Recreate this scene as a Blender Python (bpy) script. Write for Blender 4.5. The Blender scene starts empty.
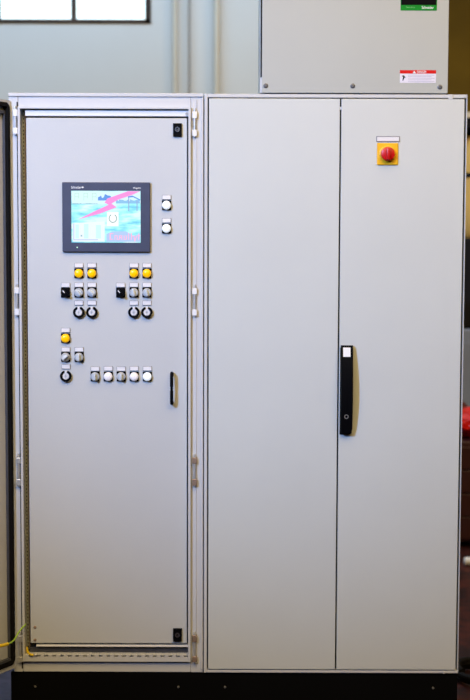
import bpy, bmesh, math, random
from mathutils import Vector, Matrix
random.seed(7)
S = bpy.context.scene
C = S.collection
PI = math.pi

# ------------------------------------------------------------------ camera
F_PX, PITCH, ROLL, CAM_Z, CAM_Y = 1464.345, 0.0844819, 0.00314428, 1.75345, -5.0
cam_d = bpy.data.cameras.new('camera')
cam = bpy.data.objects.new('camera', cam_d); C.objects.link(cam)
cam_d.sensor_fit = 'VERTICAL'; cam_d.sensor_height = 36; cam_d.sensor_width = 24.17
cam_d.lens = F_PX * 36 / 700
cam_d.clip_end = 100
cam.matrix_world = (Matrix.Translation((0, CAM_Y, CAM_Z)) @ Matrix.Rotation(PI / 2 - PITCH, 4, 'X')
                    @ Matrix.Rotation(ROLL, 4, 'Z'))
cam_d.dof.use_dof = True; cam_d.dof.focus_distance = 5.0; cam_d.dof.aperture_fstop = 2.6
S.camera = cam

# ------------------------------------------------------------------ world, lights, exposure
S.view_settings.view_transform = 'Standard'; S.view_settings.look = 'None'
S.view_settings.gamma = 1; S.view_settings.use_curve_mapping = False
S.view_settings.exposure = 0.0
w = bpy.data.worlds.new('sky'); S.world = w; w.use_nodes = True
w.node_tree.nodes['Background'].inputs[0].default_value = (0.80, 0.93, 1.0, 1)
w.node_tree.nodes['Background'].inputs[1].default_value = 2.6

def lamp(name, kind, loc, target, energy, color, **k):
    d = bpy.data.lights.new(name, kind); d.energy = energy; d.color = color
    for a, b in k.items(): setattr(d, a, b)
    o = bpy.data.objects.new(name, d); C.objects.link(o); o.location = loc
    o.rotation_euler = (Vector(target) - Vector(loc)).to_track_quat('-Z', 'Y').to_euler()
    return o
lamp('flash_lamp', 'SPOT', (-2.75, -5.2, 3.75), (0.0, 0, 1.86), 1760, (0.25, 0.44, 0.90),
     spot_size=math.radians(33), spot_blend=1.0, shadow_soft_size=0.03)
lamp('hall_lamp_front', 'AREA', (0.0, -3.3, 4.7), (0, -0.2, 2.35), 118, (1.0, 0.725, 0.335), shape='RECTANGLE', size=7.0, size_y=3.0, spread=math.radians(100))
lamp('back_wall_fill', 'AREA', (-1.1, 2.6, 5.2), (-0.9, 4.4, 2.6), 160, (0.42, 0.68, 1.0), shape='RECTANGLE', size=4.5, size_y=0.8)  # cool fill light added to brighten the back wall, not a fixture
lamp('hall_lamp_side', 'AREA', (3.6, 1.4, 4.8), (2.6, 3.6, 1.8), 90, (1.0, 0.72, 0.38), shape='RECTANGLE', size=1.6, size_y=0.8)

# ------------------------------------------------------------------ measuring helper: pixel of the photo -> point on the plane Y
def ray(px, py):
    a, b = px - 235, py - 350
    A = a * math.cos(ROLL) + b * math.sin(ROLL); B = -a * math.sin(ROLL) + b * math.cos(ROLL)
    u, v = A / F_PX, -B / F_PX
    return Vector((u, math.cos(PITCH) + v * math.sin(PITCH), v * math.cos(PITCH) - math.sin(PITCH)))
def at(px, py, Y=0.0):
    r = ray(px, py); t = (Y - CAM_Y) / r.y
    return Vector((r.x * t, Y, CAM_Z + r.z * t))
def on_floor(px, py, z=0.0):
    r = ray(px, py); t = (z - CAM_Z) / r.z
    return Vector((r.x * t, CAM_Y + r.y * t, z))
def X(px, py=380, Y=0.0): return at(px, py, Y).x
def Z(py, px=235, Y=0.0): return at(px, py, Y).z

# ------------------------------------------------------------------ materials
def mat(name, col, rough=0.5, metal=0.0, var=0.0, var_scale=3.0, bump=0.0, bump_scale=200, emit=None, estr=1.0, coat=0.0, spec=0.5):
    m = bpy.data.materials.new(name); m.use_nodes = True
    nt = m.node_tree; b = nt.nodes['Principled BSDF']
    b.inputs['Base Color'].default_value = (*col, 1); b.inputs['Roughness'].default_value = rough
    b.inputs['Metallic'].default_value = metal; b.inputs['Coat Weight'].default_value = coat
    b.inputs['Specular IOR Level'].default_value = spec
    tc = nt.nodes.new('ShaderNodeTexCoord')
    n = nt.nodes.new('ShaderNodeTexNoise'); n.inputs['Scale'].default_value = var_scale; n.inputs['Detail'].default_value = 5
    nt.links.new(tc.outputs['Object'], n.inputs['Vector'])
    r = nt.nodes.new('ShaderNodeValToRGB')
    r.color_ramp.elements[0].position = 0.3; r.color_ramp.elements[1].position = 0.7
    v = max(var, 0.02)
    r.color_ramp.elements[0].color = (*[c * (1 - v) for c in col], 1)
    r.color_ramp.elements[1].color = (*[min(1, c * (1 + v)) for c in col], 1)
    nt.links.new(n.outputs['Fac'], r.inputs[0]); nt.links.new(r.outputs[0], b.inputs['Base Color'])
    if bump:
        n2 = nt.nodes.new('ShaderNodeTexNoise'); n2.inputs['Scale'].default_value = bump_scale; n2.inputs['Detail'].default_value = 3
        bp = nt.nodes.new('ShaderNodeBump'); bp.inputs['Strength'].default_value = bump; bp.inputs['Distance'].default_value = 0.001
        nt.links.new(tc.outputs['Object'], n2.inputs['Vector']); nt.links.new(n2.outputs['Fac'], bp.inputs['Height'])
        nt.links.new(bp.outputs[0], b.inputs['Normal'])
    if emit:
        b.inputs['Emission Color'].default_value = (*emit, 1); b.inputs['Emission Strength'].default_value = estr
    return m
M = {}
M['paint'] = mat('grey_powder_coat', (0.63, 0.66, 0.64), 0.42, bump=0.25, bump_scale=350)
M['panel'] = mat('grey_panel_coat', (0.59, 0.61, 0.61), 0.38, bump=0.35, bump_scale=300)
M['box'] = mat('beige_grey_coat', (0.455, 0.475, 0.445), 0.45, bump=0.25, bump_scale=350)
M['frame'] = mat('frame_coat', (0.62, 0.63, 0.64), 0.4, bump=0.2)
M['zinc'] = mat('zinc', (0.70, 0.70, 0.68), 0.35, 0.6, var=0.1, var_scale=40)
M['olive'] = mat('shaded_steel', (0.50, 0.50, 0.40), 0.45, 0.3, var=0.1, var_scale=30)  # olive tone puts the shadow of the sealing lip into the steel
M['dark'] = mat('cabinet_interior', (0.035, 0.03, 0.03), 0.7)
M['darkrail'] = mat('dark_cable_rail', (0.06, 0.063, 0.078), 0.5, var=0.15, var_scale=30)
M['black'] = mat('black_plastic', (0.003, 0.003, 0.004), 0.5, spec=0.05)
M['plinth'] = mat('black_plinth_paint', (0.002, 0.002, 0.002), 0.7, var=0.2, spec=0.08)
M['rubber'] = mat('black_rubber', (0.006, 0.005, 0.005), 0.7, spec=0.15)
M['chrome'] = mat('chrome', (0.75, 0.76, 0.8), 0.22, 1.0)
M['dull_steel'] = mat('dull_steel', (0.20, 0.20, 0.20), 0.5, 0.5)
M['steel'] = mat('steel', (0.55, 0.54, 0.52), 0.35, 0.8)
M['copper'] = mat('tarnished_brass', (0.45, 0.32, 0.24), 0.4, 0.6, var=0.15, var_scale=60)
M['white'] = mat('white_plastic', (0.85, 0.86, 0.88), 0.4)
M['legend'] = mat('legend_plate_white', (0.80, 0.80, 0.82), 0.4)
M['legendframe'] = mat('legend_holder_grey', (0.22, 0.22, 0.24), 0.4)
M['knobgrey'] = mat('grey_knob', (0.62, 0.67, 0.70), 0.35)
M['satin'] = mat('satin_ring', (0.62, 0.65, 0.68), 0.35, 0.35)
M['yellow_lens'] = mat('yellow_lens', (0.95, 0.55, 0.0), 0.25, emit=(1.0, 0.45, 0.0), estr=0.38)
M['white_lens'] = mat('white_lens', (0.92, 0.93, 0.95), 0.25, emit=(0.85, 0.95, 1.0), estr=0.45)
M['pale_lens'] = mat('pale_lens', (0.88, 0.85, 0.87), 0.3, emit=(1.0, 0.92, 0.95), estr=0.15)
M['yellow_plate'] = mat('yellow_plate', (0.90, 0.50, 0.01), 0.4)
M['red_knob'] = mat('red_knob', (0.60, 0.005, 0.005), 0.35)
M['bezel'] = mat('slate_bezel', (0.050, 0.058, 0.105), 0.45, var=0.1, var_scale=20, bump=0.1)
M['lettering'] = mat('white_lettering', (0.8, 0.82, 0.85), 0.5)
M['green'] = mat('green_print', (0.005, 0.25, 0.02), 0.5, spec=0.15)
M['pale_green'] = mat('pale_green_print', (0.20, 0.65, 0.22), 0.4)
M['red_print'] = mat('red_print', (0.68, 0.010, 0.010), 0.5, spec=0.15)
M['sticker'] = mat('sticker_white', (0.78, 0.76, 0.86), 0.4)
M['yellow_wire'] = mat('yellow_wire', (0.85, 0.60, 0.02), 0.4)
M['green_wire'] = mat('yellow_green_wire', (0.38, 0.62, 0.05), 0.4)
M['wall'] = mat('painted_plaster', (0.60, 0.60, 0.58), 0.8, var=0.05, var_scale=0.9)
M['dimwall'] = mat('shaded_hall_paint', (0.22, 0.21, 0.19), 0.9, var=0.1)
M['brownwall'] = mat('brown_wall_paint', (0.085, 0.048, 0.003), 0.8, var=0.3, var_scale=2.2, spec=0.1)
M['tanpipe'] = mat('cream_pipe_paint', (0.58, 0.54, 0.45), 0.5, var=0.05, var_scale=3)
M['greypipe'] = mat('dark_pipe_paint', (0.28, 0.26, 0.24), 0.5)
M['winframe'] = mat('rusty_window_iron', (0.035, 0.022, 0.016), 0.8, var=0.6, var_scale=6)
M['ceiling'] = mat('ceiling_paint', (0.5, 0.48, 0.44), 0.9)
M['glass'] = None
g = bpy.data.materials.new('window_glass'); g.use_nodes = True
for n in list(g.node_tree.nodes):
    if n.type != 'OUTPUT_MATERIAL': g.node_tree.nodes.remove(n)
_t = g.node_tree.nodes.new('ShaderNodeBsdfTransparent'); _t.inputs[0].default_value = (0.93, 0.98, 1, 1)
_g = g.node_tree.nodes.new('ShaderNodeBsdfGlossy'); _g.inputs['Roughness'].default_value = 0.05
_m = g.node_tree.nodes.new('ShaderNodeMixShader'); _m.inputs[0].default_value = 0.06
g.node_tree.links.new(_t.outputs[0], _m.inputs[1]); g.node_tree.links.new(_g.outputs[0], _m.inputs[2])
g.node_tree.links.new(_m.outputs[0], [n for n in g.node_tree.nodes if n.type == 'OUTPUT_MATERIAL'][0].inputs[0])
M['glass'] = g

def floor_material():
    m = bpy.data.materials.new('painted_floor'); m.use_nodes = True; nt = m.node_tree; b = nt.nodes['Principled BSDF']
    tc = nt.nodes.new('ShaderNodeTexCoord'); sx = nt.nodes.new('ShaderNodeSeparateXYZ'); nt.links.new(tc.outputs['Object'], sx.inputs[0])
    n = nt.nodes.new('ShaderNodeTexNoise'); n.inputs['Scale'].default_value = 14; n.inputs['Detail'].default_value = 8
    nt.links.new(tc.outputs['Object'], n.inputs['Vector'])
    def ramp(c0, c1):
        r = nt.nodes.new('ShaderNodeValToRGB'); r.color_ramp.elements[0].position = .38; r.color_ramp.elements[1].position = .66
        r.color_ramp.elements[0].color = (*c0, 1); r.color_ramp.elements[1].color = (*c1, 1)
        nt.links.new(n.outputs['Fac'], r.inputs[0]); return r
    red = ramp((0.014, 0.002, 0.002), (0.075, 0.013, 0.006)); blue = ramp((0.014, 0.014, 0.045), (0.045, 0.040, 0.100))
    gt = nt.nodes.new('ShaderNodeMath'); gt.operation = 'GREATER_THAN'; gt.inputs[1].default_value = 0.2
    nt.links.new(sx.outputs['X'], gt.inputs[0])
    mx = nt.nodes.new('ShaderNodeMix'); mx.data_type = 'RGBA'
    nt.links.new(gt.outputs[0], mx.inputs[0]); nt.links.new(blue.outputs[0], mx.inputs[6]); nt.links.new(red.outputs[0], mx.inputs[7])
    nt.links.new(mx.outputs[2], b.inputs['Base Color']); b.inputs['Roughness'].default_value = 0.55; b.inputs['Specular IOR Level'].default_value = 0.25
    return m
M['floor'] = floor_material()

# ------------------------------------------------------------------ mesh helpers
def box(bm, x0, x1, y0, y1, z0, z1, bev=0.0, seg=2, mi=0):
    r = bmesh.ops.create_cube(bm, size=1)
    vs = r['verts']
    for v in vs:
        v.co = Vector(((x0 + x1) / 2 + v.co.x * (x1 - x0), (y0 + y1) / 2 + v.co.y * (y1 - y0), (z0 + z1) / 2 + v.co.z * (z1 - z0)))
    fs = {f for v in vs for f in v.link_faces}
    for f in fs: f.material_index = mi
    if bev:
        es = list({e for v in vs for e in v.link_edges})
        rr = bmesh.ops.bevel(bm, geom=es, offset=bev, segments=seg, affect='EDGES', profile=0.5)
        for f in rr['faces']: f.material_index = mi
def pbox(bm, px0, py0, px1, py1, y0, y1, bev=0.0, mi=0, Y=None):
    """box whose front outline is the photo rectangle, measured on the plane Y (default y0)"""
    Y = y0 if Y is None else Y
    my, mx = (py0 + py1) / 2, (px0 + px1) / 2
    box(bm, X(px0, my, Y), X(px1, my, Y), y0, y1, Z(py1, mx, Y), Z(py0, mx, Y), bev, 2, mi)
def prism(bm, pts, y0, y1, mi=0):
    """polygon of (x, z) extruded along Y"""
    a = [bm.verts.new((p[0], y0, p[1])) for p in pts]; b = [bm.verts.new((p[0], y1, p[1])) for p in pts]
    n = len(pts); fs = [bm.faces.new(a), bm.faces.new(b[::-1])]
    for i in range(n): fs.append(bm.faces.new((a[i], b[i], b[(i + 1) % n], a[(i + 1) % n])))
    for f in fs: f.material_index = mi
def lathe(bm, prof, c=(0, 0, 0), axis='Y', n=28, a0=0.0, a1=2 * PI, mi=0):
    """profile of (radius, along) turned about the axis, starting at c"""
    full = abs(a1 - a0 - 2 * PI) < 1e-6
    k = n if full else n + 1
    rings = []
    for r, h in prof:
        ring = []
        for i in range(k):
            t = a0 + (a1 - a0) * i / n
            if axis == 'Y': co = (c[0] + r * math.cos(t), c[1] + h, c[2] + r * math.sin(t))
            elif axis == 'Z': co = (c[0] + r * math.cos(t), c[1] + r * math.sin(t), c[2] + h)
            else: co = (c[0] + h, c[1] + r * math.cos(t), c[2] + r * math.sin(t))
            ring.append(bm.verts.new(co))
        rings.append(ring)
    for a, b in zip(rings, rings[1:]):
        for i in range(k if full else k - 1):
            j = (i + 1) % k
            bm.faces.new((a[i], a[j], b[j], b[i])).material_index = mi
    if full:
        for ring in (rings[0], rings[-1]):
            try: bm.faces.new(ring).material_index = mi
            except ValueError: pass
def tube(bm, pts, r, n=10, mi=0):
    pts = [Vector(p) for p in pts]; rings = []
    for i, p in enumerate(pts):
        d = (pts[min(i + 1, len(pts) - 1)] - pts[max(i - 1, 0)]).normalized()
        u = d.cross(Vector((0, 0, 1)));  u = u if u.length > 1e-3 else d.cross(Vector((1, 0, 0)))
        u.normalize(); v = d.cross(u)
        rings.append([bm.verts.new(p + r * (math.cos(2 * PI * k / n) * u + math.sin(2 * PI * k / n) * v)) for k in range(n)])
    for a, b in zip(rings, rings[1:]):
        for k in range(n): bm.faces.new((a[k], a[(k + 1) % n], b[(k + 1) % n], b[k])).material_index = mi
    bm.faces.new(rings[0]); bm.faces.new(rings[-1][::-1])
def smooth_path(P, n=8):
    P = [Vector(p) for p in P]; out = []
    Q = [P[0]] + P + [P[-1]]
    for i in range(1, len(Q) - 2):
        for k in range(n):
            t = k / n; a, b, c, d = Q[i - 1:i + 3]
            out.append(0.5 * ((2 * b) + (c - a) * t + (2 * a - 5 * b + 4 * c - d) * t * t + (3 * b - a - 3 * c + d) * t ** 3))
    return out + [P[-1]]
def new(): return bmesh.new()
def finish(bm, name, mats, smooth=False):
    bmesh.ops.recalc_face_normals(bm, faces=bm.faces)
    me = bpy.data.meshes.new(name); bm.to_mesh(me); bm.free()
    for m in (mats if isinstance(mats, (list, tuple)) else [mats]): me.materials.append(m)
    if smooth:
        me.polygons.foreach_set('use_smooth', [True] * len(me.polygons))
        try: me.set_sharp_from_angle(angle=math.radians(35))
        except Exception: pass
    return me
def wloc(o):
    v = Vector(o.location)
    while o.parent: o = o.parent; v += Vector(o.location)
    return v
def obj(name, bm, mats, parent=None, label=None, smooth=False, origin=None):
    """world-space bmesh -> one object with its origin at its own centre"""
    co = [v.co.copy() for v in bm.verts]
    if origin is None:
        lo = Vector((min(c.x for c in co), min(c.y for c in co), min(c.z for c in co)))
        hi = Vector((max(c.x for c in co), max(c.y for c in co), max(c.z for c in co)))
        origin = (lo + hi) / 2 if parent else Vector(((lo.x + hi.x) / 2, (lo.y + hi.y) / 2, lo.z))
    origin = Vector(origin)
    for v in bm.verts: v.co -= origin
    o = bpy.data.objects.new(name, finish(bm, name, mats, smooth)); C.objects.link(o)
    o.location = origin - (wloc(parent) if parent else Vector())
    o.parent = parent
    if label: o['label'] = label
    return o
def inst(name, me, loc, parent, label=None, rot=0.0):
    """shared mesh placed at a world position under its parent"""
    o = bpy.data.objects.new(name, me); C.objects.link(o); o.parent = parent
    o.location = Vector(loc) - wloc(parent)
    if rot: o.rotation_euler = (0, rot, 0)
    if label: o['label'] = label
    return o
def tag(o, label, cat, group=None):
    o['label'] = label; o['category'] = cat
    if group: o['group'] = group
    return o
def thing(name, label, cat, loc, group=None):
    o = bpy.data.objects.new(name, None); C.objects.link(o); o.location = loc; o.empty_display_size = 0.1
    return tag(o, label, cat, group)
def struct(name, bm, m, label=None):
    o = obj(name, bm, m); o['kind'] = 'structure'
    if label: o['label'] = label
    return o
def text(body, name, height, width, x, z, y, m, parent, label=None, align='left', bold=0.0):
    """raised lettering facing the viewer; (x, z) is its lower left corner"""
    cu = bpy.data.curves.new('t', 'FONT'); cu.body = body; cu.extrude = 0.02; cu.offset = bold
    t = bpy.data.objects.new('t', cu); C.objects.link(t)
    bpy.context.view_layer.update()
    me = bpy.data.meshes.new_from_object(t.evaluated_get(bpy.context.evaluated_depsgraph_get()))
    bpy.data.objects.remove(t)
    xs = [v.co.x for v in me.vertices]; ys = [v.co.y for v in me.vertices]
    x0, x1, y0, y1 = min(xs), max(xs), min(ys), max(ys)
    for v in me.vertices:
        v.co = Vector(((v.co.x - x0) / (x1 - x0) * width - width / 2, -v.co.z * 0.01, (v.co.y - y0) / (y1 - y0) * height - height / 2))
    me.materials.clear(); me.materials.append(m); me.name = name
    return inst(name, me, (x + width / 2, y, z + height / 2), parent, label)

# ================================================================== THE HALL
HX0, HX1, HY0, HY1, HZ = -9.0, 9.0, -9.5, 4.6, 6.2
b = new(); box(b, HX0, HX1, HY0, HY1, -0.1, 0.0); struct('floor', b, M['floor'])
b = new(); box(b, HX0, HX1, HY0, HY1, HZ, HZ + 0.1); struct('ceiling', b, M['ceiling'])
b = new(); box(b, HX0 - 0.2, HX0, HY0, HY1, 0, HZ); struct('wall_left', b, M['dimwall'])
b = new(); box(b, HX1, HX1 + 0.2, HY0, HY1, 0, HZ); struct('wall_right', b, M['brownwall'])
b = new(); box(b, HX0, HX1, HY0 - 0.2, HY0, 0, HZ); struct('wall_front', b, M['dimwall'])
# back wall with the window opening, and the brown stretch right of it
WX0, WX1 = X(-82, 20, HY1), X(151, 20, HY1)
WZ0 = Z(23.0, 75, HY1); WZ1 = WZ0 + 2.2
SPLIT = X(400, 50, HY1)
b = new()
box(b, HX0, WX0, HY1, HY1 + 0.25, 0, HZ); box(b, WX1, SPLIT, HY1, HY1 + 0.25, 0, HZ)
box(b, WX0, WX1, HY1, HY1 + 0.25, 0, WZ0); box(b, WX0, WX1, HY1, HY1 + 0.25, WZ1, HZ)
struct('wall_back', b, M['wall'])
b = new(); box(b, SPLIT, HX1, HY1 - 0.06, HY1 + 0.25, 0, HZ); struct('wall_back_brown', b, M['brownwall'])
# window: iron frame with bars, panes
b = new()
ft = 0.038
for x0, x1, z0, z1 in ((WX0, WX1, WZ0 - .002, WZ0 + 0.024), (WX0, WX1, WZ1 - 0.03, WZ1), (WX0, WX0 + ft, WZ0, WZ1), (WX1 - ft, WX1, WZ0, WZ1)):
    box(b, x0, x1, HY1 - 0.008, HY1 + 0.06, z0, z1)
bars = [X(p, 10, HY1) for p in (-78 + 75, 73.0)]
for bx in bars: box(b, bx - 0.016, bx + 0.016, HY1 + 0.025, HY1 + 0.07, WZ0, WZ1)
for k in range(1, 4): box(b, WX0, WX1, HY1 + 0.03, HY1 + 0.065, WZ0 + 0.55 * k - 0.012, WZ0 + 0.55 * k + 0.012)
win = struct('window_1', b, M['winframe'])
b = new(); box(b, WX0 + 0.01, WX1 - 0.01, HY1 + 0.045, HY1 + 0.05, WZ0 + 0.01, WZ1 - 0.01); p = obj('pane', b, M['glass'], win)
# vertical pipes on the wall
def wall_pipe(px, r, m, label):
    t = thing('wall_pipe', label, 'pipe', (X(px, 50, HY1), HY1 - r - 0.02, 0), None)
    b = new(); lathe(b, [(r, 0.0), (r, HZ)], wloc(t), 'Z', 20); obj('pipe', b, m, t, smooth=True)
    for z in (0.6, 2.1, 3.6, 5.1):
        b = new(); lathe(b, [(r + .004, 0), (r + .004, .03)], wloc(t) + Vector((0, 0, z)), 'Z', 20)
        box(b, wloc(t).x - .01, wloc(t).x + .01, wloc(t).y, HY1, z, z + .03); obj('bracket', b, m, t)
wall_pipe(175, 0.016, M['tanpipe'], 'cream vertical pipe on the back wall, nearest the window')
wall_pipe(189.4, 0.008, M['greypipe'], 'thin dark vertical conduit on the back wall between two cream pipes')
wall_pipe(216.5, 0.020, M['tanpipe'], 'cream vertical pipe on the back wall, nearest the rooftop enclosure')

# ================================================================== PLINTH
XL, XM, XR = X(8.5, 96), X(204, 100), X(467.3, 105)
ZB, ZT, DEP = 0.2, 2.198, 0.5
t = thing('cabinet_plinth', 'long low black steel plinth carrying both grey cabinets', 'plinth', ((XL + XR) / 2, DEP / 2, 0))
b = new()
box(b, XL - .012, XR - .001, 0.004, 0.024, 0, ZB - .001, .002); box(b, XL + .004, XR - .004, DEP - .024, DEP - .004, 0, ZB - .001, .002)
box(b, XL + .004, XL + .024, 0.02, DEP - .02, 0, ZB - .002); box(b, XR - .024, XR - .004, 0.02, DEP - .02, 0, ZB - .002)
obj('base_channel', b, M['plinth'], t)
for px, py in ((35.3, 686.5), (178.3, 687), (225, 687), (433, 688)):
    b = new(); c = at(px, py, 0.004)
    lathe(b, [(.0045, 0.001), (.0045, -.002), (.003, -.0035)], c, 'Y', 6); obj('bolt', b, M['dull_steel'], t)

# ================================================================== LEFT CONTROL CABINET
lc = thing('control_cabinet', 'tall grey control cabinet with its outer door open, touch screen and rows of buttons inside', 'electrical cabinet', ((XL + XM) / 2, DEP / 2, ZB))
G = 0.0016                                       # half the seam between the cabinets
b = new()                                         # shell
box(b, XL + .002, XL + .02, .03, DEP, ZB + .002, ZT - .004); obj('side_panel', b, M['paint'], lc)
b = new(); box(b, XM - .022, XM - G, .03, DEP, ZB + .002, ZT - .004); obj('side_panel', b, M['paint'], lc)
b = new(); box(b, XL + .021, XM - .023, DEP - .015, DEP, ZB + .022, ZT - .022); obj('back_panel', b, M['dark'], lc)
b = new(); box(b, XL + .021, XM - .023, .03, DEP - .016, ZT - .02, ZT - .005); obj('roof_panel', b, M['paint'], lc)
b = new(); box(b, XL + .021, XM - .023, .03, DEP - .016, ZB + .002, ZB + .015); obj('floor_panel', b, M['dark'], lc)
# front frame: opening between the sealing lips
lipL0, lipL1 = X(19.9, 310), X(22.3, 310)
lipR0, lipR1 = X(188.4, 300), X(190.9, 300)
opT, opB = Z(108.6), Z(663.2)
b = new()
box(b, XL, lipL0, 0.0, 0.03, ZB, ZT, .002)
box(b, lipR1, XM - G, 0.0, 0.03, ZB, ZT, .002)
box(b, lipL0 + .0005, lipR1 - .0005, 0.0, 0.03, opT, ZT - .0005, .002)
box(b, lipL0 + .0005, lipR1 - .0005, 0.0, 0.03, ZB + .0005, opB, .002)
obj('frame', b, M['frame'], lc)
# outer profile proud of the frame: roof edge and bottom edge
b = new(); box(b, XL - .001, XM - G, -.006, .0, Z(97.2), ZT + .001, .002); obj('roof_edge', b, M['frame'], lc)
b = new(); box(b, XM - .009, XM - G, -.005, .0, ZB + .012, Z(98.3), .002); obj('frame_ridge', b, M['frame'], lc)
b = new(); box(b, lipR1 + .017, lipR1 + .020, -.003, .0, ZB + .02, Z(99.5), .001); obj('frame_ridge', b, M['frame'], lc)
# sealing lip all round
b = new()
zt, zb = opT + .004, Z(661.2)
box(b, lipL0, lipL1, -.014, .035, zb, zt, .001); box(b, lipR0, lipR1, -.014, .035, zb, zt, .001)
box(b, lipL1 - .001, lipR0 + .001, -.014, -.0005, opT - .003, zt, .001)
obj('sealing_lip', b, M['frame'], lc)
b = new(); box(b, lipL0 - .0048, lipL0 - .0006, -.0012, -.0002, ZB + .012, opT + .02); obj('rain_groove_seal', b, M['rubber'], lc)
# bottom slotted lip
z0, z1 = Z(660.9), Z(654.6)
b = new(); box(b, lipL0 + .001, lipR1 - .001, .006, .028, opB + .0003, z0 - .0003); obj('bottom_shadow_strip', b, mat('gap_shadow_brown', (.10, .055, .03), .6), lc, 'brown shadow strip above the bottom frame')  # brown strip stands in for the shadow under the lip
b = new()
zs0, zs1 = Z(657.4, 235, -.013), Z(655.6, 235, -.013)
box(b, lipL1, lipR0, -.013, .03, z0, zs0); box(b, lipL1, lipR0, -.013, .03, zs1, z1)
x = lipL1; k = 0
while x < lipR0 - .001:
    x1 = min(x + .0135, lipR0); box(b, x, x1, -.013, .03, zs0 - .0004, zs1 + .0004); x = x1 + .0135
obj('slotted_bottom_rail', b, M['frame'], lc)
# perforated upright inside the left lip
b = new()
u0, u1 = lipL1 + .0006, X(26.2, 310, .03)
hz0, hz1 = Z(652.5), opT - .003
um0, um1 = u0 + (u1 - u0) * .28, u0 + (u1 - u0) * .74
box(b, u0, um0, .03, .036, hz0, hz1); box(b, um1, u1, .03, .036, hz0, hz1)
z = hz0
while z < hz1:
    zz = min(z + .0065, hz1); box(b, um0 - .0003, um1 + .0003, .03, .0358, z, zz); z = zz + .0065
pu = obj('perforated_upright', b, M['olive'], lc, 'perforated steel upright toned olive for shade')
b = new(); box(b, um0 - .001, um1 + .001, .0365, .039, hz0, hz1); obj('hole_shade_strip', b, M['rubber'], pu)  # dark strip added so the perforations read as shaded holes
b = new(); box(b, u1 + .0004, u1 + .003, .034, .08, hz0, hz1); obj('gap_shade_strip', b, M['copper'], lc)  # added brown strip paints the shade of the gap beside the panel
# inner mounting panel with folded edges
pL, pR, pT, pB = X(27.6, 310, .004), X(187.0, 300, .004), Z(118.4, 235, .004), Z(643.7, 235, .004)
b = new(); box(b, pL, pR, .004, .020, pB, pT, .0025, 3)
ip = obj('mounting_panel', b, M['panel'], lc, 'grey inner panel')
for px, py in ((35, 627.3), (35, 640)):
    c = at(px, py, .004); b = new(); lathe(b, [(.0055, .001), (.0055, -.001), (.003, -.004)], c, 'Y', 14); obj('screw', b, M['copper'], ip)
b = new(); box(b, pL - .002, lipR0 - .0006, .0, .024, Z(116.6), Z(110.9), .002)
tb = obj('top_bar', b, M['white'], lc)
b = new(); c = at(186.8, 113.8, 0); lathe(b, [(.0052, .001), (.0052, -.003), (.0028, -.003), (.0028, -.001)], c, 'Y', 16); obj('screw', b, M['steel'], tb)
b = new(); box(b, pL + .02, lipR0 - .0006, .0, .03, Z(647.2), Z(645.9), .0006); obj('panel_bottom_bar', b, M['white'], lc)
b = new(); box(b, pL - .006, lipR0 - .001, .018, .06, Z(652.4, 235, .018), Z(648.0, 235, .018), .001); obj('cable_rail', b, M['darkrail'], lc)
# locks
for cy, h in ((129.8, 6.6), (635.3, 6.4)):
    b = new(); pbox(b, 173.0, cy - h, 181.7, cy + h, -.006, .0042, .001); lk = obj('panel_lock', b, M['black'], lc, 'black quarter-turn lock')
    c = at(177.4, cy - .4, -.006); b = new(); lathe(b, [(.0085, .0005), (.0085, -.003), (.0045, -.003), (.0045, .0)], c, 'Y', 18)
    box(b, c.x - .004, c.x + .004, c.y - .002, c.y + .001, c.z - .001, c.z + .001); obj('lock_core', b, M['chrome'], lk, smooth=True)
# bow handle of the inner panel
b = new()
xh = X(171.6, 388, -.03); za, zc = Z(373.5, 172, -.02), Z(403.5, 172, -.02)
tube(b, smooth_path([(xh, .004, zc + .002), (xh, -.018, zc), (xh, -.026, zc + .010), (xh, -.0275, (za + zc) / 2), (xh, -.026, za - .010), (xh, -.018, za), (xh, .004, za - .002)], 6), .0058, 12)
obj('panel_handle', b, M['black'], lc, 'black bow handle', smooth=True)

# ---- operator controls
def collar_mesh():
    b = new(); box(b, -.0155, .0155, -.006, 0, -.0165, .0165, .0015); return finish(b, 'collar', M['black'])
def legend_meshes():
    b = new(); box(b, -.0155, .0155, -.004, 0, -.008, .008, .0008); h = finish(b, 'legend_holder', M['legendframe'])
    b = new(); box(b, -.0142, .0142, -.0052, -.0038, -.0066, .0066, .0004); return h, finish(b, 'legend_plate', M['legend'])
def lens_mesh(m):
    b = new(); lathe(b, [(.0148, 0), (.0148, -.006), (.0142, -.010), (.0118, -.0135), (.007, -.0155), (.002, -.016)], (0, -.0055, 0), 'Y', 32); return finish(b, 'lens', m, True)
def ring_mesh():
    b = new(); lathe(b, [(.0150, 0), (.0150, -.007), (.0128, -.009), (.0110, -.009), (.0110, 0)], (0, -.0055, 0), 'Y', 32); return finish(b, 'bezel_ring', M['satin'], True)
def knob_mesh(m, name):
    b = new(); lathe(b, [(.0112, 0), (.0112, -.007), (.0100, -.009)], (0, -.0055, 0), 'Y', 28)
    box(b, -.0034, .0034, -.029, -.012, -.0112, .0112, .0015)
    return finish(b, name, m, True)
def pointer_mesh():
    b = new(); box(b, -.0016, .0016, -.0298, -.0288, .001, .0108, .0003); return finish(b, 'pointer', M['white'])
def black_knob():
    b = new(); lathe(b, [(.0152, 0), (.0152, -.009), (.0130, -.012)], (0, -.0055, 0), 'Y', 28)
    box(b, -.005, .005, -.029, -.014, -.0145, .0145, .002); return finish(b, 'selector_knob', M['black'], True)
def cring_mesh():
    b = new(); g0 = .34
    lathe(b, [(.0122, 0), (.0195, 0), (.0195, -.012), (.0178, -.015), (.0140, -.015), (.0122, -.012), (.0122, 0)], (0, 0, 0), 'Y', 36, PI / 2 + g0, PI / 2 + 2 * PI - g0)
    return finish(b, 'open_ring', M['black'], True)
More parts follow.
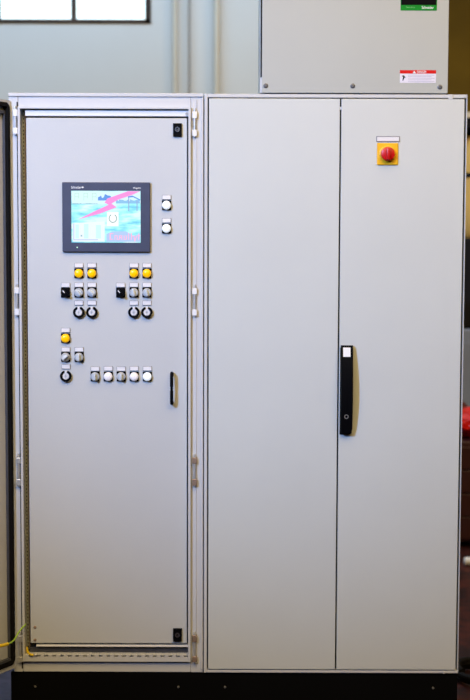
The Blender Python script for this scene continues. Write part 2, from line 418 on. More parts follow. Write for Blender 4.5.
def cap_mesh():
    b = new(); lathe(b, [(.0120, 0), (.0120, -.008), (.0105, -.010), (.0040, -.010), (.0036, -.007)], (0, 0, 0), 'Y', 28)
    box(b, -.004, .004, -.010, 0, .010, .0185, .001); return finish(b, 'cap', M['legend'], True)
def slot_mesh():
    b = new(); box(b, -.001, .001, -.0108, -.0095, -.007, .007); lathe(b, [(.0030, -.0095), (.0030, -.0108)], (0, 0, 0), 'Y', 12); return finish(b, 'key_slot', M['satin'])
CM, (LH, LP) = collar_mesh(), legend_meshes()
LENS = {'yellow': lens_mesh(M['yellow_lens']), 'white': lens_mesh(M['white_lens']), 'pale': lens_mesh(M['pale_lens'])}
RING, KN, PT, BK, CR, CAP, SLOT = ring_mesh(), knob_mesh(M['knobgrey'], 'selector_knob'), pointer_mesh(), black_knob(), cring_mesh(), cap_mesh(), slot_mesh()
PF = .004                                         # face of the mounting panel
def legend(px, py, parent):
    c = at(px, py, PF); h = inst('legend_holder', LH, c, parent); inst('legend_plate', LP, c, parent)
def pilot(px, py, kind, label):
    o = inst('pilot_light', CM, at(px, py, PF), lc, label); inst('lens', LENS[kind], at(px, py, PF), o); legend(px, py - 7.9, o)
def push(px, py, kind, label):
    o = inst('push_button', CM, at(px, py, PF), lc, label); inst('button_cap', LENS[kind], at(px, py, PF), o); inst('bezel_ring', RING, at(px, py, PF), o); legend(px, py - 8.8, o)
def selector(px, py, rot, label):
    o = inst('selector_switch', CM, at(px, py, PF), lc, label); inst('bezel_ring', RING, at(px, py, PF), o)
    inst('selector_knob', KN, at(px, py, PF), o, rot=rot); legend(px, py - 7.5, o)
def black_selector(px, py, rot, label):
    o = inst('selector_switch', CM, at(px, py, PF), lc, label)
    inst('selector_knob', BK, at(px, py, PF), o, rot=rot); inst('pointer', PT, at(px, py, PF), o, rot=rot); legend(px, py - 7.5, o)
def key_switch(px, py, label):
    o = inst('key_switch', CR, at(px, py, PF), lc, label)
    inst('cap', CAP, at(px, py, PF), o); inst('key_slot', SLOT, at(px, py, PF), o); legend(px, py - 9.3, o)
for px in (79, 92, 134, 147):
    pilot(px, 273.2, 'yellow', 'yellow round pilot light')
    selector(px, 292.4, -.7 if px < 100 else -.25, 'grey selector switch in a chrome ring')
    key_switch(px, 312.2, 'black open ring around a grey key switch')
for px in (65.7, 120.7): black_selector(px, 292.6, -.7, 'black selector switch with a white pointer')
pilot(65.7, 338, 'yellow', 'yellow round pilot light')
selector(65.8, 356.9, .9, 'grey selector switch in a chrome ring'); selector(79.2, 356.9, 0, 'grey selector switch in a chrome ring')
key_switch(66, 375.9, 'black open ring around a grey key switch')
for px in (95.3, 121.3): selector(px, 376.3, 0, 'grey selector switch in a chrome ring')
for px in (108.4, 134.3): pilot(px, 376.3, 'pale', 'pinkish white round button')
pilot(147.4, 376.3, 'white', 'white round pilot light')
for py in (205.2, 228.4): pilot(166.6, py, 'white', 'white round pilot light')

# ---- touch screen
b = new()
pbox(b, 62.2, 182.2, 150.2, 252.0, -.009, PF + .0002, .0025)
hm = obj('touch_screen', b, M['bezel'], lc, 'dark slate touch screen housing')
YS = -.0095
def screen_material():
    m = bpy.data.materials.new('screen_picture'); m.use_nodes = True; nt = m.node_tree; bs = nt.nodes['Principled BSDF']
    tc = nt.nodes.new('ShaderNodeTexCoord'); mp = nt.nodes.new('ShaderNodeMapping'); mp.inputs['Scale'].default_value = (14, 1, 55)
    mp.inputs['Rotation'].default_value = (0, .12, 0)
    n = nt.nodes.new('ShaderNodeTexNoise'); n.inputs['Scale'].default_value = 1.0; n.inputs['Detail'].default_value = 4
    r = nt.nodes.new('ShaderNodeValToRGB'); e = r.color_ramp.elements
    e[0].position = .34; e[0].color = (.16, .62, .85, 1); e[1].position = .62; e[1].color = (.72, .97, 1, 1)
    k = e.new(.47); k.color = (.35, .92, .95, 1)
    nt.links.new(tc.outputs['Object'], mp.inputs[0]); nt.links.new(mp.outputs[0], n.inputs['Vector']); nt.links.new(n.outputs['Fac'], r.inputs[0])
    bs.inputs['Base Color'].default_value = (.02, .02, .02, 1); bs.inputs['Roughness'].default_value = .5
    nt.links.new(r.outputs[0], bs.inputs['Emission Color']); bs.inputs['Emission Strength'].default_value = 1.05
    return m
def lit(name, c, s=1.0): return mat(name, (.02, .02, .02), .5, emit=c, estr=s)
b = new(); pbox(b, 71.4, 190.8, 140.6, 242.6, YS, -.0088); scr = obj('display', b, screen_material(), hm, 'lit cyan picture display')
def P(px, py): v = at(px, py, YS); return (v.x, v.z)
def poly(b, pts, dy, mi): prism(b, [P(*q) for q in pts], YS - dy, YS - dy + .0003, mi)
b = new()
# sky haze, tree line, poles
poly(b, [(71.8, 191.2), (140.2, 191.2), (140.2, 199), (118, 203.5), (98, 204), (71.8, 203.5)], .0004, 0)
random.seed(3)
def treeline(x0, x1, base, h, mi, dy):
    top = []; x = x0
    while x < x1: top.append((x, base - h * random.uniform(.35, 1.0))); x += random.uniform(.9, 2.0)
    poly(b, [(x0, base)] + top + [(x1, base)], dy, mi)
treeline(98, 112, 200.5, 6.5, 1, .0007); treeline(116, 140, 203.5, 4.5, 2, .0007); treeline(72, 98, 204.3, 1.3, 3, .0007)
for x in (128.3, 136.6): poly(b, [(x, 197 if x < 130 else 200), (x + .9, 197 if x < 130 else 200), (x + .9, 211), (x, 211)], .0008, 4)
poly(b, [(128, 196.3), (132.5, 195.6), (140.2, 199.4), (140.2, 200.6), (133, 197.2), (128, 197.6)], .0009, 1)
for x0, y0 in ((74.5, 193), (83.5, 193), (92, 193)):
    for r in ((0, 0, 4.5, .7), (0, 0, .7, 7.5), (0, 3.4, 4, 4.1), (3.8, 0, 4.5, 5.5)):
        poly(b, [(x0 + r[0], y0 + r[1]), (x0 + r[2], y0 + r[1]), (x0 + r[2], y0 + r[3]), (x0 + r[0], y0 + r[3])], .001, 5)
pic = b
pic_m = [lit('screen_haze', (.70, .95, 1)), lit('screen_blue', (.10, .30, .80)), lit('screen_steel', (.25, .55, .85)), lit('screen_teal', (.30, .60, .70)), lit('screen_violet', (.30, .40, .72)), lit('screen_mint', (.55, .85, .72))]
o = obj('landscape_picture', pic, pic_m, hm)
b = new()
poly(b, [(140.4, 191.2), (128, 191.2), (107.5, 198.5), (104.5, 202.5), (108.5, 204.8), (94, 211.5), (78, 219.5), (100, 213.6), (116.8, 207.2), (111.5, 203.6), (118.5, 199.5), (132, 195)], .0014, 0)
obj('lightning_bolt', b, lit('screen_pink', (1.0, .28, .72)), hm, 'pink lightning bolt on the display')
b = new(); poly(b, [(107, 212), (118.7, 212), (118.7, 226.2), (107, 226.2)], .0016, 0); obj('badge', b, lit('screen_white', (.95, 1, 1)), hm)
b = new(); c = at(112.9, 218.4, YS - .0018)
for a in range(0, 11):
    t_ = PI / 2 + .75 + (2 * PI - 1.5) * a / 10
    cx, cz = c.x + .0125 * math.cos(t_), c.z + .0135 * math.sin(t_)
    prism(b, [(cx + .0042 * math.cos(t_ + q) * (1.0 if k_ % 2 == 0 else .38), cz + .0042 * math.sin(t_ + q) * (1.0 if k_ % 2 == 0 else .38)) for k_, q in enumerate((PI / 2 , PI, 3 * PI / 2, 2 * PI))], c.y - .0002, c.y + .0001)
obj('wreath', b, lit('screen_wreath', (.12, .42, .34), .6), hm, 'green wreath mark on the display')
b = new(); poly(b, [(72.8, 223), (104.8, 221.5), (104.8, 241.6), (72.8, 241.6)], .0014, 0)
for x0, x1, y0 in ((75.5, 79, 224.5), (84, 88.5, 224), (96, 101, 225)):
    poly(b, [(x0, y0), (x1, y0), (x1, 238.5), (x0, 238.5)], .0018, 1)
poly(b, [(73.5, 239.4), (98, 239.4), (98, 240.1), (73.5, 240.1)], .002, 2); poly(b, [(73.5, 223.5), (74.2, 223.5), (74.2, 240), (73.5, 240)], .002, 2)
poly(b, [(80.8, 235), (82.2, 235), (82.2, 236.4), (80.8, 236.4)], .002, 3)
obj('status_window', b, [lit('screen_pale', (.85, .93, 1)), lit('screen_mint_light', (.62, 1, .92)), lit('screen_lilac', (.45, .55, .88)), lit('screen_teal_dark', (.2, .45, .5))], hm)
b = new(); poly(b, [(106.5, 241.8), (106.5, 234), (112, 231.5), (126, 231.3), (133, 236), (140.3, 234), (140.3, 241.8)], .0012, 0)
obj('caption_ground', b, lit('screen_periwinkle', (.45, .62, .92)), hm)
b = new()                                          # blurred pink word, too soft to read
def stroke(x0, y0, x1, y1, w=.95): poly(b, [(x0 - w / 2, y0), (x0 + w / 2, y0), (x1 + w / 2, y1), (x1 - w / 2, y1)], .0019, 0)
def bar(x0, y0, x1, w=.9): poly(b, [(x0, y0 - w / 2), (x1, y0 - w / 2), (x1, y0 + w / 2), (x0, y0 + w / 2)], .0021, 0)
stroke(110.2, 233.2, 110.2, 239.6, 1.3); bar(110, 233.6, 113.4); bar(110, 239.3, 113)
for x in (115, 117.3, 119.6, 121.9, 124.2, 126.5): stroke(x, 235.4, x, 239.8)
bar(115, 235.8, 117.4); bar(119.5, 237.6, 122); bar(119.5, 235.8, 121.8); bar(124, 239.4, 126.6); bar(117.2, 239.4, 119)
for x in (128.8, 131.4): stroke(x, 232.8, x, 239.8)
bar(131.4, 236, 133.8); stroke(134, 235.6, 134.8, 241.3); stroke(136.8, 235.6, 134.8, 241.3)
stroke(138.8, 233.4, 138.8, 239.8); bar(137.6, 235.6, 140.2)
obj('caption_lettering', b, lit('screen_pink_text', (1, .50, .76)), hm, 'blurred pink caption on the display')
v0 = at(71.3, 188.6, -.009); text('Schneider', 'maker_lettering', .0090, .0335, v0.x, v0.z, -.0094, M['lettering'], hm, bold=.01)
c = at(82.6, 187.3, -.0094); b = new(); prism(b, [(c.x - .005, c.z), (c.x, c.z - .003), (c.x + .005, c.z), (c.x, c.z + .003)], -.0094, -.009); obj('maker_mark', b, M['lettering'], hm)
v0 = at(133.2, 189.2, -.009); text('Magelis', 'model_lettering', .0072, .026, v0.x, v0.z, -.0094, M['lettering'], hm, bold=.01)
c = at(77.2, 247.4, -.009); b = new(); lathe(b, [(.0022, .0), (.0022, -.001), (.001, -.0015)], c, 'Y', 12); obj('indicator_lamp', b, lit('green_led', (.6, 1, .7), 1.2), hm)

# ---- hinge posts right and left
HY = ((109.9, 116.9, 128.2, 134.6), (288.2, 294.5, 309.5, 315.8), (458.5, 464.5, 480.0, 486.6), (636.5, 643, 657.5, 663.2))
def hinge(px, y4, side, m, hx=None, hw=.0078):
    a0, a1, b0, b1 = y4
    my = (a0 + b1) / 2
    Yf = -.014
    xc = X(px, my, Yf) if hx is None else hx
    zz0, zz1 = Z(b1, 235, Yf), Z(a0, 235, Yf)
    b = new(); lathe(b, [(.0052, -.003), (.0052, zz1 - zz0 + .006), (.0032, zz1 - zz0 + .007), (.0030, zz1 - zz0 + .012)], (xc, -.0072, zz0), 'Z', 16)
    h = obj('hinge', b, M['zinc'], lc, smooth=True)
    for q0, q1 in ((a0, a1), (b0, b1)):
        b = new(); box(b, xc - hw, xc + hw, Yf, -.0003, Z(q1, 235, Yf), Z(q0, 235, Yf), .0015); obj('hinge_block', b, m, h)
hm_ = (M['white'], M['white'], M['copper'], M['copper'])
for i, y4 in enumerate(HY): hinge(194.6, tuple(v + (1.6 if i < 2 else -.6) * (i != 1) for v in y4), 1, hm_[i])
xa = X(15.6, 122)
for i, y4 in enumerate(HY): hinge(15.6, y4, -1, M['white'] if i in (0, 1) else M['zinc'], hx=xa)

# ---- the open outer door, hinged at the left and swung towards the viewer
dd = Vector((-.5, -.866, 0)).normalized(); dn = Vector((.866, -.5, 0)).normalized()
D0 = Vector((X(12.4, 310), -.011, 0))
DW, DZ0, DZ1 = .60, ZB + .018, Z(100.6, 15)
def dbox(bm, s0, s1, n0, n1, z0, z1, bev=0.0):
    n_before = len(bm.verts); tmp = new(); box(tmp, s0, s1, n0, n1, z0, z1, bev)
    me = bpy.data.meshes.new('tmp'); 
    for v in tmp.verts:
        q = D0 + dd * v.co.x + dn * v.co.y; v.co = Vector((q.x, q.y, v.co.z))
    tmp.to_mesh(me); tmp.free(); bm.from_mesh(me); bpy.data.meshes.remove(me)
b = new(); dbox(b, .0, DW, -.018, -.0155, DZ0, DZ1)
for s0, s1, z0, z1 in ((0, .003, DZ0, DZ1), (DW - .003, DW, DZ0, DZ1), (0.003, DW - .003, DZ0, DZ0 + .003), (0.003, DW - .003, DZ1 - .003, DZ1)): dbox(b, s0, s1, -.018, .0, z0, z1)
# folded return flange all round
FW = .0055
for s0, s1, z0, z1 in ((.003, FW, DZ0 + .003, DZ1 - .003), (DW - FW, DW - .003, DZ0 + .003, DZ1 - .003), (FW, DW - FW, DZ0 + .003, DZ0 + .014), (FW, DW - FW, DZ1 - .012, DZ1 - .003)): dbox(b, s0, s1, -.003, .0, z0, z1)
od = obj('outer_door', b, M['frame'], lc, 'open outer door')
def gasket(s0, s1, z0, z1, wd, rad):
    """rounded rectangular rubber ring on the inner face of the door"""
    bm = new(); out, inn = [], []
    for (cs, cz, a) in ((s1 - rad, z1 - rad, 0), (s0 + rad, z1 - rad, 90), (s0 + rad, z0 + rad, 180), (s1 - rad, z0 + rad, 270)):
        for k in range(9):
            t_ = math.radians(a + 90 * k / 8); out.append((cs + rad * math.cos(t_), cz + rad * math.sin(t_)))
            ri = max(rad - wd, .002); inn.append((cs + ri * math.cos(t_), cz + ri * math.sin(t_)))
    def pt(q, n): v = D0 + dd * q[0] + dn * n; return bm.verts.new((v.x, v.y, q[1]))
    R = [[pt(q, -.002) for q in out], [pt(q, .003) for q in out], [pt(q, .003) for q in inn], [pt(q, -.0150) for q in inn]]
    n = len(out)
    for i in range(4):
        A, B = R[i], R[(i + 1) % 4]
        for k in range(n): bm.faces.new((A[k], A[(k + 1) % n], B[(k + 1) % n], B[k]))
    return bm
obj('seal_or_seam_shade', gasket(FW - .002, DW - .012, DZ0 + .015, DZ1 - .008, .013, .022), M['rubber'], lc, 'black rubber seal with rounded corners', smooth=True)
b = new(); dbox(b, FW + .0125, FW + .0180, -.0153, -.005, DZ0 + .04, DZ1 - .035, .001)
dbox(b, FW + .0185, DW - .04, -.0153, -.004, DZ1 - .046, DZ1 - .036, .001); dbox(b, FW + .0185, DW - .04, -.0153, .000, DZ0 + .030, DZ0 + .04, .001)
dbox(b, DW - .05, DW - .04, -.0153, .004, DZ0 + .04, DZ1 - .05, .001)
obj('door_stiffener', b, M['darkrail'], lc, 'dark slate stiffening frame')

# ---- earth wires
def wire(name, pts, r, m, label):
    b = new(); tube(b, smooth_path(pts, 8), r, 10); return obj(name, b, m, lc, label, smooth=True)
dp = lambda s, n, z: D0 + dd * s + dn * n + Vector((0, 0, z))
zw = Z(645, 0)
wire('earth_wire', [at(-4, 646.2, -.15), at(0, 645.8, -.14), at(4, 645, -.13), at(8, 643.8, -.115)], .0058, M['yellow_wire'], 'thick yellow earth sleeve')
wire('earth_wire', [at(7.6, 643.9, -.115), at(11, 642.6, -.10), at(14, 640, -.08), at(16.5, 636.2, -.065), at(19, 631.8, -.05), at(22, 628.2, -.035), at(24.6, 625.5, -.016), at(25.6, 624, .008)], .0027, M['green_wire'], 'thin yellow-green earth wire')
wire('earth_wire', [at(26.6, 647, .024), at(27.4, 651, .012), at(29, 653.6, -.004), at(31, 654.6, -.016), at(33.5, 655.1, -.018)], .0040, M['yellow_wire'], 'yellow earth wire')
b = new(); c = at(36, 654.6, -.013); lathe(b, [(.0045, 0), (.0045, -.004), (.002, -.006)], c, 'Y', 8); obj('earth_stud', b, M['zinc'], lc)

# ================================================================== RIGHT POWER CABINET
rc = thing('power_cabinet', 'wide light grey double-door cabinet with long black handle and red rotary switch', 'electrical cabinet', ((XM + XR) / 2, DEP / 2, ZB))
b = new(); box(b, XM + G, XM + .02, .03, DEP, ZB + .002, ZT - .004); obj('side_panel', b, M['paint'], rc)
b = new(); box(b, XR - .02, XR - .002, .03, DEP, ZB + .002, ZT - .004); obj('side_panel', b, M['paint'], rc)
b = new(); box(b, XM + .021, XR - .021, DEP - .015, DEP, ZB + .022, ZT - .022); obj('back_panel', b, M['paint'], rc)
b = new(); box(b, XM + .021, XR - .021, .03, DEP - .016, ZT - .02, ZT - .005); obj('roof_panel', b, M['paint'], rc)
b = new(); box(b, XM + .021, XR - .021, .03, DEP - .016, ZB + .002, ZB + .015); obj('floor_panel', b, M['dark'], rc)
dT, dB = Z(98.9, 330), Z(669.0, 330)
dL, dR = X(208.6, 380), X(459.9, 380)
GR = .0062                                        # seam on the right of the door leaf
dM = X(338.4, 350)
b = new()
box(b, XM + G, dL - .0045, -.004, .03, ZB, ZT, .002); box(b, dR + GR, XR, -.004, .03, ZB, ZT, .003)
box(b, dL - .005, dR + GR + .001, -.004, .03, dT + .0035, ZT - .0003, .002); box(b, dL - .005, dR + GR + .001, -.004, .03, ZB + .0003, dB - .004, .002)
obj('frame', b, M['frame'], rc)
b = new(); box(b, dL - .004, dR + GR, .018, .028, dB - .003, dT + .003); obj('seal_or_seam_shade', b, M['rubber'], rc)  # black sheet behind both leaves stands in for shade in the seams
b = new(); box(b, dL, dM - .0026, -.007, .017, dB, dT, .0018, 2); obj('door', b, M['paint'], rc)
b = new(); box(b, dM + .0026, dR, -.007, .017, dB, dT, .0018, 2); rd = obj('door', b, M['paint'], rc)
b = new(); pbox(b, 339.6, 106.8, 341.6, 109.6, -.004, .017, .0004); obj('gap_clip', b, M['white'], rc)
b = new(); box(b, X(448.2, 96), X(452.8, 96), -.008, -.0045, Z(99.6), ZT, .0015); obj('corner_clip', b, M['frame'], rc)
for px, py in ((443.8, 673.0),):
    b = new(); c = at(px, 672.2, -.004); lathe(b, [(.005, 0), (.005, -.004), (.002, -.006)], c, 'Y', 14); obj('frame_screw', b, M['frame'], rc)
# swing handle: escutcheon plate, bowed lever, badge and cylinder
b = new(); pbox(b, 339.9, 347.5, 350.8, 434.5, -.012, -.007, .002); hd = obj('door_handle', b, M['black'], rc, 'long black swing handle')
hx0, hx1 = X(341.0, 390, -.045), X(353.0, 390, -.045)
hz1, hz0 = Z(345.8, 345, -.035), Z(433.5, 345, -.030)
b = new()
N = 16; prof = []
for k in range(N + 1):
    s = k / N; z = hz0 + (hz1 - hz0) * s
    prof.append((-.022 - .030 * math.sin(PI * (s * .86 + .08)) ** .8, z))
secs = []
for i, (y, z) in enumerate(prof):
    sh = .0 if i else .0025
    w0, w1, bv = hx0 + sh, hx1 - sh, .003
    secs.append([b.verts.new(q) for q in ((w0, -.012, z), (w0, y + bv, z), (w0 + bv, y, z), (w1 - bv, y, z), (w1, y + bv, z), (w1, -.012, z))])
for A, B in zip(secs, secs[1:]):
    for k in range(6): b.faces.new((A[k], A[(k + 1) % 6], B[(k + 1) % 6], B[k]))
b.faces.new(secs[0]); b.faces.new(secs[-1][::-1])
obj('lever', b, M['black'], hd)
def lever_y(z):
    s = (z - hz0) / (hz1 - hz0); return -.022 - .030 * math.sin(PI * (s * .86 + .08)) ** .8
b = new(); cz = Z(352.3, 345, -.04); h = .0155; x0, x1 = X(343.3, 352, -.04), X(350.6, 352, -.04)
q = []
for z in (cz - h, cz, cz + h): q.append((z, lever_y(z)))
vs = [[b.verts.new((xx, y - .0012, z)) for xx in (x0, x1)] + [b.verts.new((xx, y + .001, z)) for xx in (x1, x0)] for z, y in q]
for A, B in zip(vs, vs[1:]):
    for k in range(4): b.faces.new((A[k], A[(k + 1) % 4], B[(k + 1) % 4], B[k]))
b.faces.new(vs[0]); b.faces.new(vs[-1][::-1]); obj('handle_badge', b, M['white'], hd, 'white square badge')
c = at(346.3, 416.5, -.04); c.y = lever_y(c.z) + .0005
b = new(); lathe(b, [(.0075, .002), (.0075, -.002), (.0050, -.002), (.0050, .0015)], c, 'Y', 20); obj('lock_cylinder', b, M['steel'], hd, smooth=True)
# emergency / main switch
b = new(); pbox(b, 376.9, 142.9, 398.2, 165.0, -.013, -.0072, .003); sw = obj('main_switch', b, M['yellow_plate'], rc, 'red rotary knob on a square yellow plate')
c = at(387.5, 154, -.013)
b = new(); lathe(b, [(.0285, 0), (.0285, -.004), (.026, -.005)], c, 'Y', 36); obj('knob_base', b, M['yellow_plate'], sw, smooth=True)
b = new(); lathe(b, [(.0235, -.004), (.0240, -.012), (.0225, -.020), (.018, -.022)], c, 'Y', 36)
box(b, c.x - .0055, c.x + .0055, c.y - .036, c.y - .020, c.z - .0195, c.z + .0195, .003); obj('knob', b, M['red_knob'], sw, 'red round knob', smooth=True)
b = new(); pbox(b, 376.3, 136.1, 400.0, 141.9, -.010, -.0072, .001); lh = obj('label_holder', b, M['legendframe'], rc)
b = new(); pbox(b, 377.2, 137.0, 399.1, 141.1, -.0112, -.0098, .0003); obj('label_plate', b, M['legend'], lh, 'white label plate')

# ================================================================== ROOFTOP ENCLOSURE
bx0, bx1 = X(262.0, 60, -.008), X(448.2, 60, -.008)
bz0 = ZT + .0022; bz1 = bz0 + .62
rb = thing('rooftop_enclosure', 'light grey steel enclosure standing on top of the double-door cabinet', 'electrical enclosure', ((bx0 + bx1) / 2, .2, bz0))
b = new(); box(b, bx0 - .007, bx1 - .002, .006, .40, bz0, bz1, .002); obj('housing', b, M['box'], rb)
b = new(); box(b, bx0 - .0048, bx1 - .004, -.003, .006, Z(77, 262), bz1 - .004); obj('seal_strip', b, M['rubber'], rb)
b = new(); box(b, bx0, bx1, -.008, -.0032, bz0 + .001, bz1, .0015); cv = obj('front_cover', b, M['box'], rb)
b = new(); box(b, bx0 - .0055, bx0 + .012, -.0028, .0058, bz0 + .0005, Z(78, 262), .001); obj('corner_bracket', b, M['frame'], rb)
for px, py in ((265.7, 85.7), (352.6, 85.9), (439.8, 87.0)):
    b = new(); c = at(px, py, -.008); lathe(b, [(.0082, .0005), (.0082, -.002), (.0035, -.0045), (.0030, -.002)], c, 'Y', 18)
    o = obj('cover_screw', b, M['dull_steel'], rb, smooth=True)
b = new(); box(b, X(400.6, 5, -.0088), X(437.0, 5, -.0088), -.0090, -.0078, Z(10.4), Z(10.4) + .16, .0008); lb = obj('maker_label', b, M['green'], rb, 'green label')
b = new(); box(b, X(401.2, 0, -.0094), X(436.4, 0, -.0094), -.0096, -.0089, Z(4.8), Z(10.4) + .157, .0003); obj('label_field', b, M['black'], lb, 'black upper field')
v0 = at(421.8, 8.9, -.009); text('Schneider', 'maker_lettering', .0095, .040, v0.x, v0.z, -.0094, M['lettering'], lb, bold=.012)
v0 = at(406.0, 8.3, -.009); text('Telemecanique', 'series_lettering', .0060, .030, v0.x, v0.z, -.0094, M['pale_green'], lb)
b = new(); pbox(b, 400.0, 70.3, 436.0, 82.9, -.0088, -.0078, .0003); wl = obj('warning_label', b, M['sticker'], rb, 'white warning sticker')
b = new(); pbox(b, 399.9, 70.1, 436.1, 73.6, -.0093, -.0086, .0003); obj('warning_band', b, M['red_print'], wl, 'red band')
v0 = at(417.0, 73.2, -.0094); text('DANGER', 'warning_lettering', .0085, .032, v0.x, v0.z, -.0096, M['lettering'], wl, bold=.01)
c = at(414.3, 72.0, -.0096); b = new(); prism(b, [(c.x - .0055, c.z - .0042), (c.x + .0055, c.z - .0042), (c.x, c.z + .0045)], -.0098, -.0092); obj('warning_triangle', b, M['lettering'], wl)
b = new(); c = at(403.5, 78.2, -.0094)
prism(b, [(c.x - .004, c.z - .008), (c.x - .001, c.z - .008), (c.x + .003, c.z + .002), (c.x + .007, c.z + .002), (c.x + .001, c.z + .010), (c.x - .006, c.z + .008), (c.x - .001, c.z + .004)], -.0093, -.0087); obj('hazard_mark', b, M['black'], wl)
lm = mat('fine_print', (.45, .44, .55), .5)
b = new()
for k in range(5): pbox(b, 408, 74.9 + k * 1.55, 434.5 - 3 * (k % 2), 75.35 + k * 1.55, -.0092, -.0087)
obj('fine_print', b, lm, wl)

# ================================================================== BEHIND, ON THE RIGHT
YB = 2.9
def xz(px, py, Y=YB): v = at(px, py, Y); return v.x, v.z
M['darkred'] = mat('dark_red_enamel', (.030, .001, .001), .5, var=.2)
M['redbag'] = mat('red_plastic_film', (.75, .01, .005), .22, var=.25, var_scale=14)
M['greymetal'] = mat('grey_machine_paint', (.19, .23, .33), .5, var=.1)
M['cream'] = mat('cream_lamplit_paint', (.90, .46, .09), .45, var=.12, var_scale=3)  # cream with the orange of warm lamplight put into the colour
M['beige'] = mat('beige_shelf', (.55, .48, .34), .5)
M['cardred'] = mat('maroon_cloth', (.10, .015, .012), .8, var=.3, var_scale=20)
XA = X(446, 480, YB)
# tool cabinet
ztop = Z(442, 465, YB)
tc_ = thing('tool_cabinet', 'dark maroon steel tool cabinet behind the right side of the grey cabinets', 'cabinet', (XA + .5, YB + .3, 0))
b = new(); box(b, XA, XA + 1.0, YB + .012, YB + .6, .03, ztop, .006); obj('body', b, M['darkred'], tc_)
for k in range(4):
    z0 = .05 + k * (ztop - .07) / 4; b = new(); box(b, XA + .012, XA + .988, YB - .006, YB + .0118, z0, z0 + (ztop - .07) / 4 - .008, .003)
    dr = obj('drawer', b, M['darkred'], tc_)
    b = new(); tube(b, smooth_path([(XA + .35, YB - .006, z0 + .12), (XA + .36, YB - .03, z0 + .12), (XA + .64, YB - .03, z0 + .12), (XA + .65, YB - .006, z0 + .12)], 5), .006); obj('drawer_handle', b, M['steel'], dr)
for sx in (.06, .94):
    for sy in (.08, .52):
        b = new(); lathe(b, [(.02, 0), (.02, .031)], (XA + sx, YB + sy, 0), 'Z', 12); obj('foot', b, M['rubber'], tc_)
# crumpled red plastic on the cabinet
import mathutils
def crumpled(x, y, z0, rx, ry, h, seed, amp=.18):
    b = new(); bmesh.ops.create_icosphere(b, subdivisions=4, radius=1)
    for v in b.verts:
        n = mathutils.noise.noise(v.co * 2.2 + Vector((seed, 0, 0))) + .6 * mathutils.noise.noise(v.co * 5.5 + Vector((0, seed, 0)))
        f = 1 + amp * n
        zz = max(v.co.z * f, -.82)
        v.co = Vector((x + v.co.x * f * rx, y + v.co.y * f * ry, z0 + (zz + .82) / 1.82 * h))
    return b
tag(obj('plastic_bag', crumpled(XA + .20, YB + .25, ztop + .001, .16, .2, Z(414, 465, YB) - ztop, 3), M['redbag'], smooth=True), 'shiny crumpled bright red plastic bag lying on the maroon tool cabinet', 'bag')
tag(obj('folded_cloth', crumpled(XA + .10, YB + .52, ztop + .001, .10, .06, Z(396, 465, YB + .5) - ztop + .0, 8, .1), M['cardred'], smooth=True), 'dull dark maroon cloth heap behind the red plastic bag', 'cloth')
# grey machine housing, black case, cream drum behind
YC = 3.75
gx = X(447, 400, YC); gz = Z(329, 468, YC)
gm = thing('machine_housing', 'tall grey machine housing standing behind the maroon tool cabinet', 'machine', (gx + .5, YC + .35, 0))
b = new(); box(b, gx, gx + 1.0, YC, YC + .7, .02, gz, .01); obj('body', b, M['greymetal'], gm)
b = new(); box(b, gx + .08, gx + .9, YC - .008, YC, gz - .62, gz - .08, .004); obj('service_panel', b, M['greymetal'], gm)
b = new(); box(b, gx + .04, gx + .96, YC + .04, YC + .66, 0, .02); obj('base', b, M['rubber'], gm)
cz1 = Z(238, 468, YC)
bc = thing('black_case', 'black equipment case sitting on the grey machine housing', 'case', (gx + .42, YC + .3, gz))
b = new(); box(b, gx + .02, gx + .85, YC + .01, YC + .6, gz + .0005, cz1, .015); obj('body', b, M['rubber'], bc)
b = new(); tube(b, smooth_path([(gx + .33, YC + .01, gz + .3), (gx + .34, YC - .02, gz + .3), (gx + .5, YC - .02, gz + .3), (gx + .51, YC + .01, gz + .3)], 5), .008); obj('carry_handle', b, M['black'], bc)
b = new()
for sx in (.15, .70): box(b, gx + sx, gx + sx + .04, YC + .002, YC + .01, cz1 - .12, cz1 - .05, .002)
obj('latches', b, M['steel'], bc)
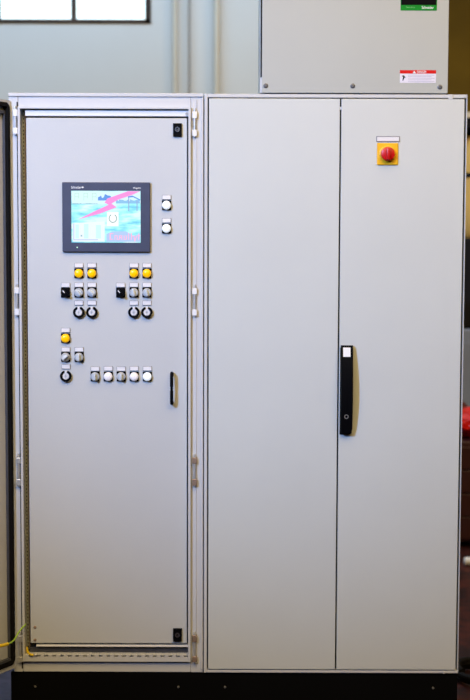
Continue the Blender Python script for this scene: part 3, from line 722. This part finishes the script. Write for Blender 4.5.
dz1 = Z(129, 468, YC); r_ = .30; dx = X(467.2, 180, YC) + r_
dm = thing('cream_drum', 'cream drum with a dark band standing on the black equipment case', 'drum', (dx, YC + .32, cz1))
H_ = dz1 - cz1
b = new(); lathe(b, [(r_ * .90, .0005), (r_ * .97, .03), (r_, H_ * .3), (r_, H_ * .75), (r_ * .93, H_ * .92), (r_ * .70, H_)], wloc(dm), 'Z', 48); obj('body', b, M['cream'], dm, smooth=True)
b = new(); lathe(b, [(r_ + .0005, 0), (r_ + .008, .006), (r_ + .008, .024), (r_ + .0005, .03)], wloc(dm) + Vector((0, 0, Z(175, 468, YC) - cz1 - .01)), 'Z', 48); obj('band', b, M['rubber'], dm, smooth=True)
# wall shelf above
sh = thing('wall_shelf', 'beige shelf with a black underside board fixed to the brown wall', 'shelf', (X(447, 117, 3.9) + .5, 4.2, Z(117, 468, 3.9)))
x0 = X(447, 117, 3.9)
b = new(); box(b, x0, x0 + 1.2, 3.9, HY1 - .061, Z(117.5, 468, 3.9), Z(112, 468, 3.9), .003); obj('board', b, M['beige'], sh)
b = new(); box(b, x0 + .01, x0 + 1.19, 3.92, HY1 - .061, Z(127.5, 468, 3.92), Z(117.8, 468, 3.92), .003); obj('apron', b, M['rubber'], sh)
# white tube end on the floor
c = on_floor(467.3, 561.5, .022); b = new()
lathe(b, [(.001, 0), (.016, .001), (.0225, .008), (.0225, .5)], (c.x - .018, c.y, .0235), 'X', 24)
tag(obj('white_tube', b, M['white'], smooth=True), 'short white tube lying on the red floor in front of the tool cabinet', 'tube')
# black cable coil
c = on_floor(476, 674, .02); b = new(); pts = []
for k in range(0, 120):
    a = k / 120 * 2 * PI * 2.6; rr = .070 + .004 * math.sin(a * .7) + .004 * k / 120
    pts.append((c.x + rr * math.cos(a), c.y + rr * 1.6 * math.sin(a), .014 + .016 * k / 120 * 2))
tube(b, pts, .013, 10); tag(obj('cable_coil', b, M['rubber'], smooth=True), 'coiled thick black cable on the red floor beside the plinth', 'cable')
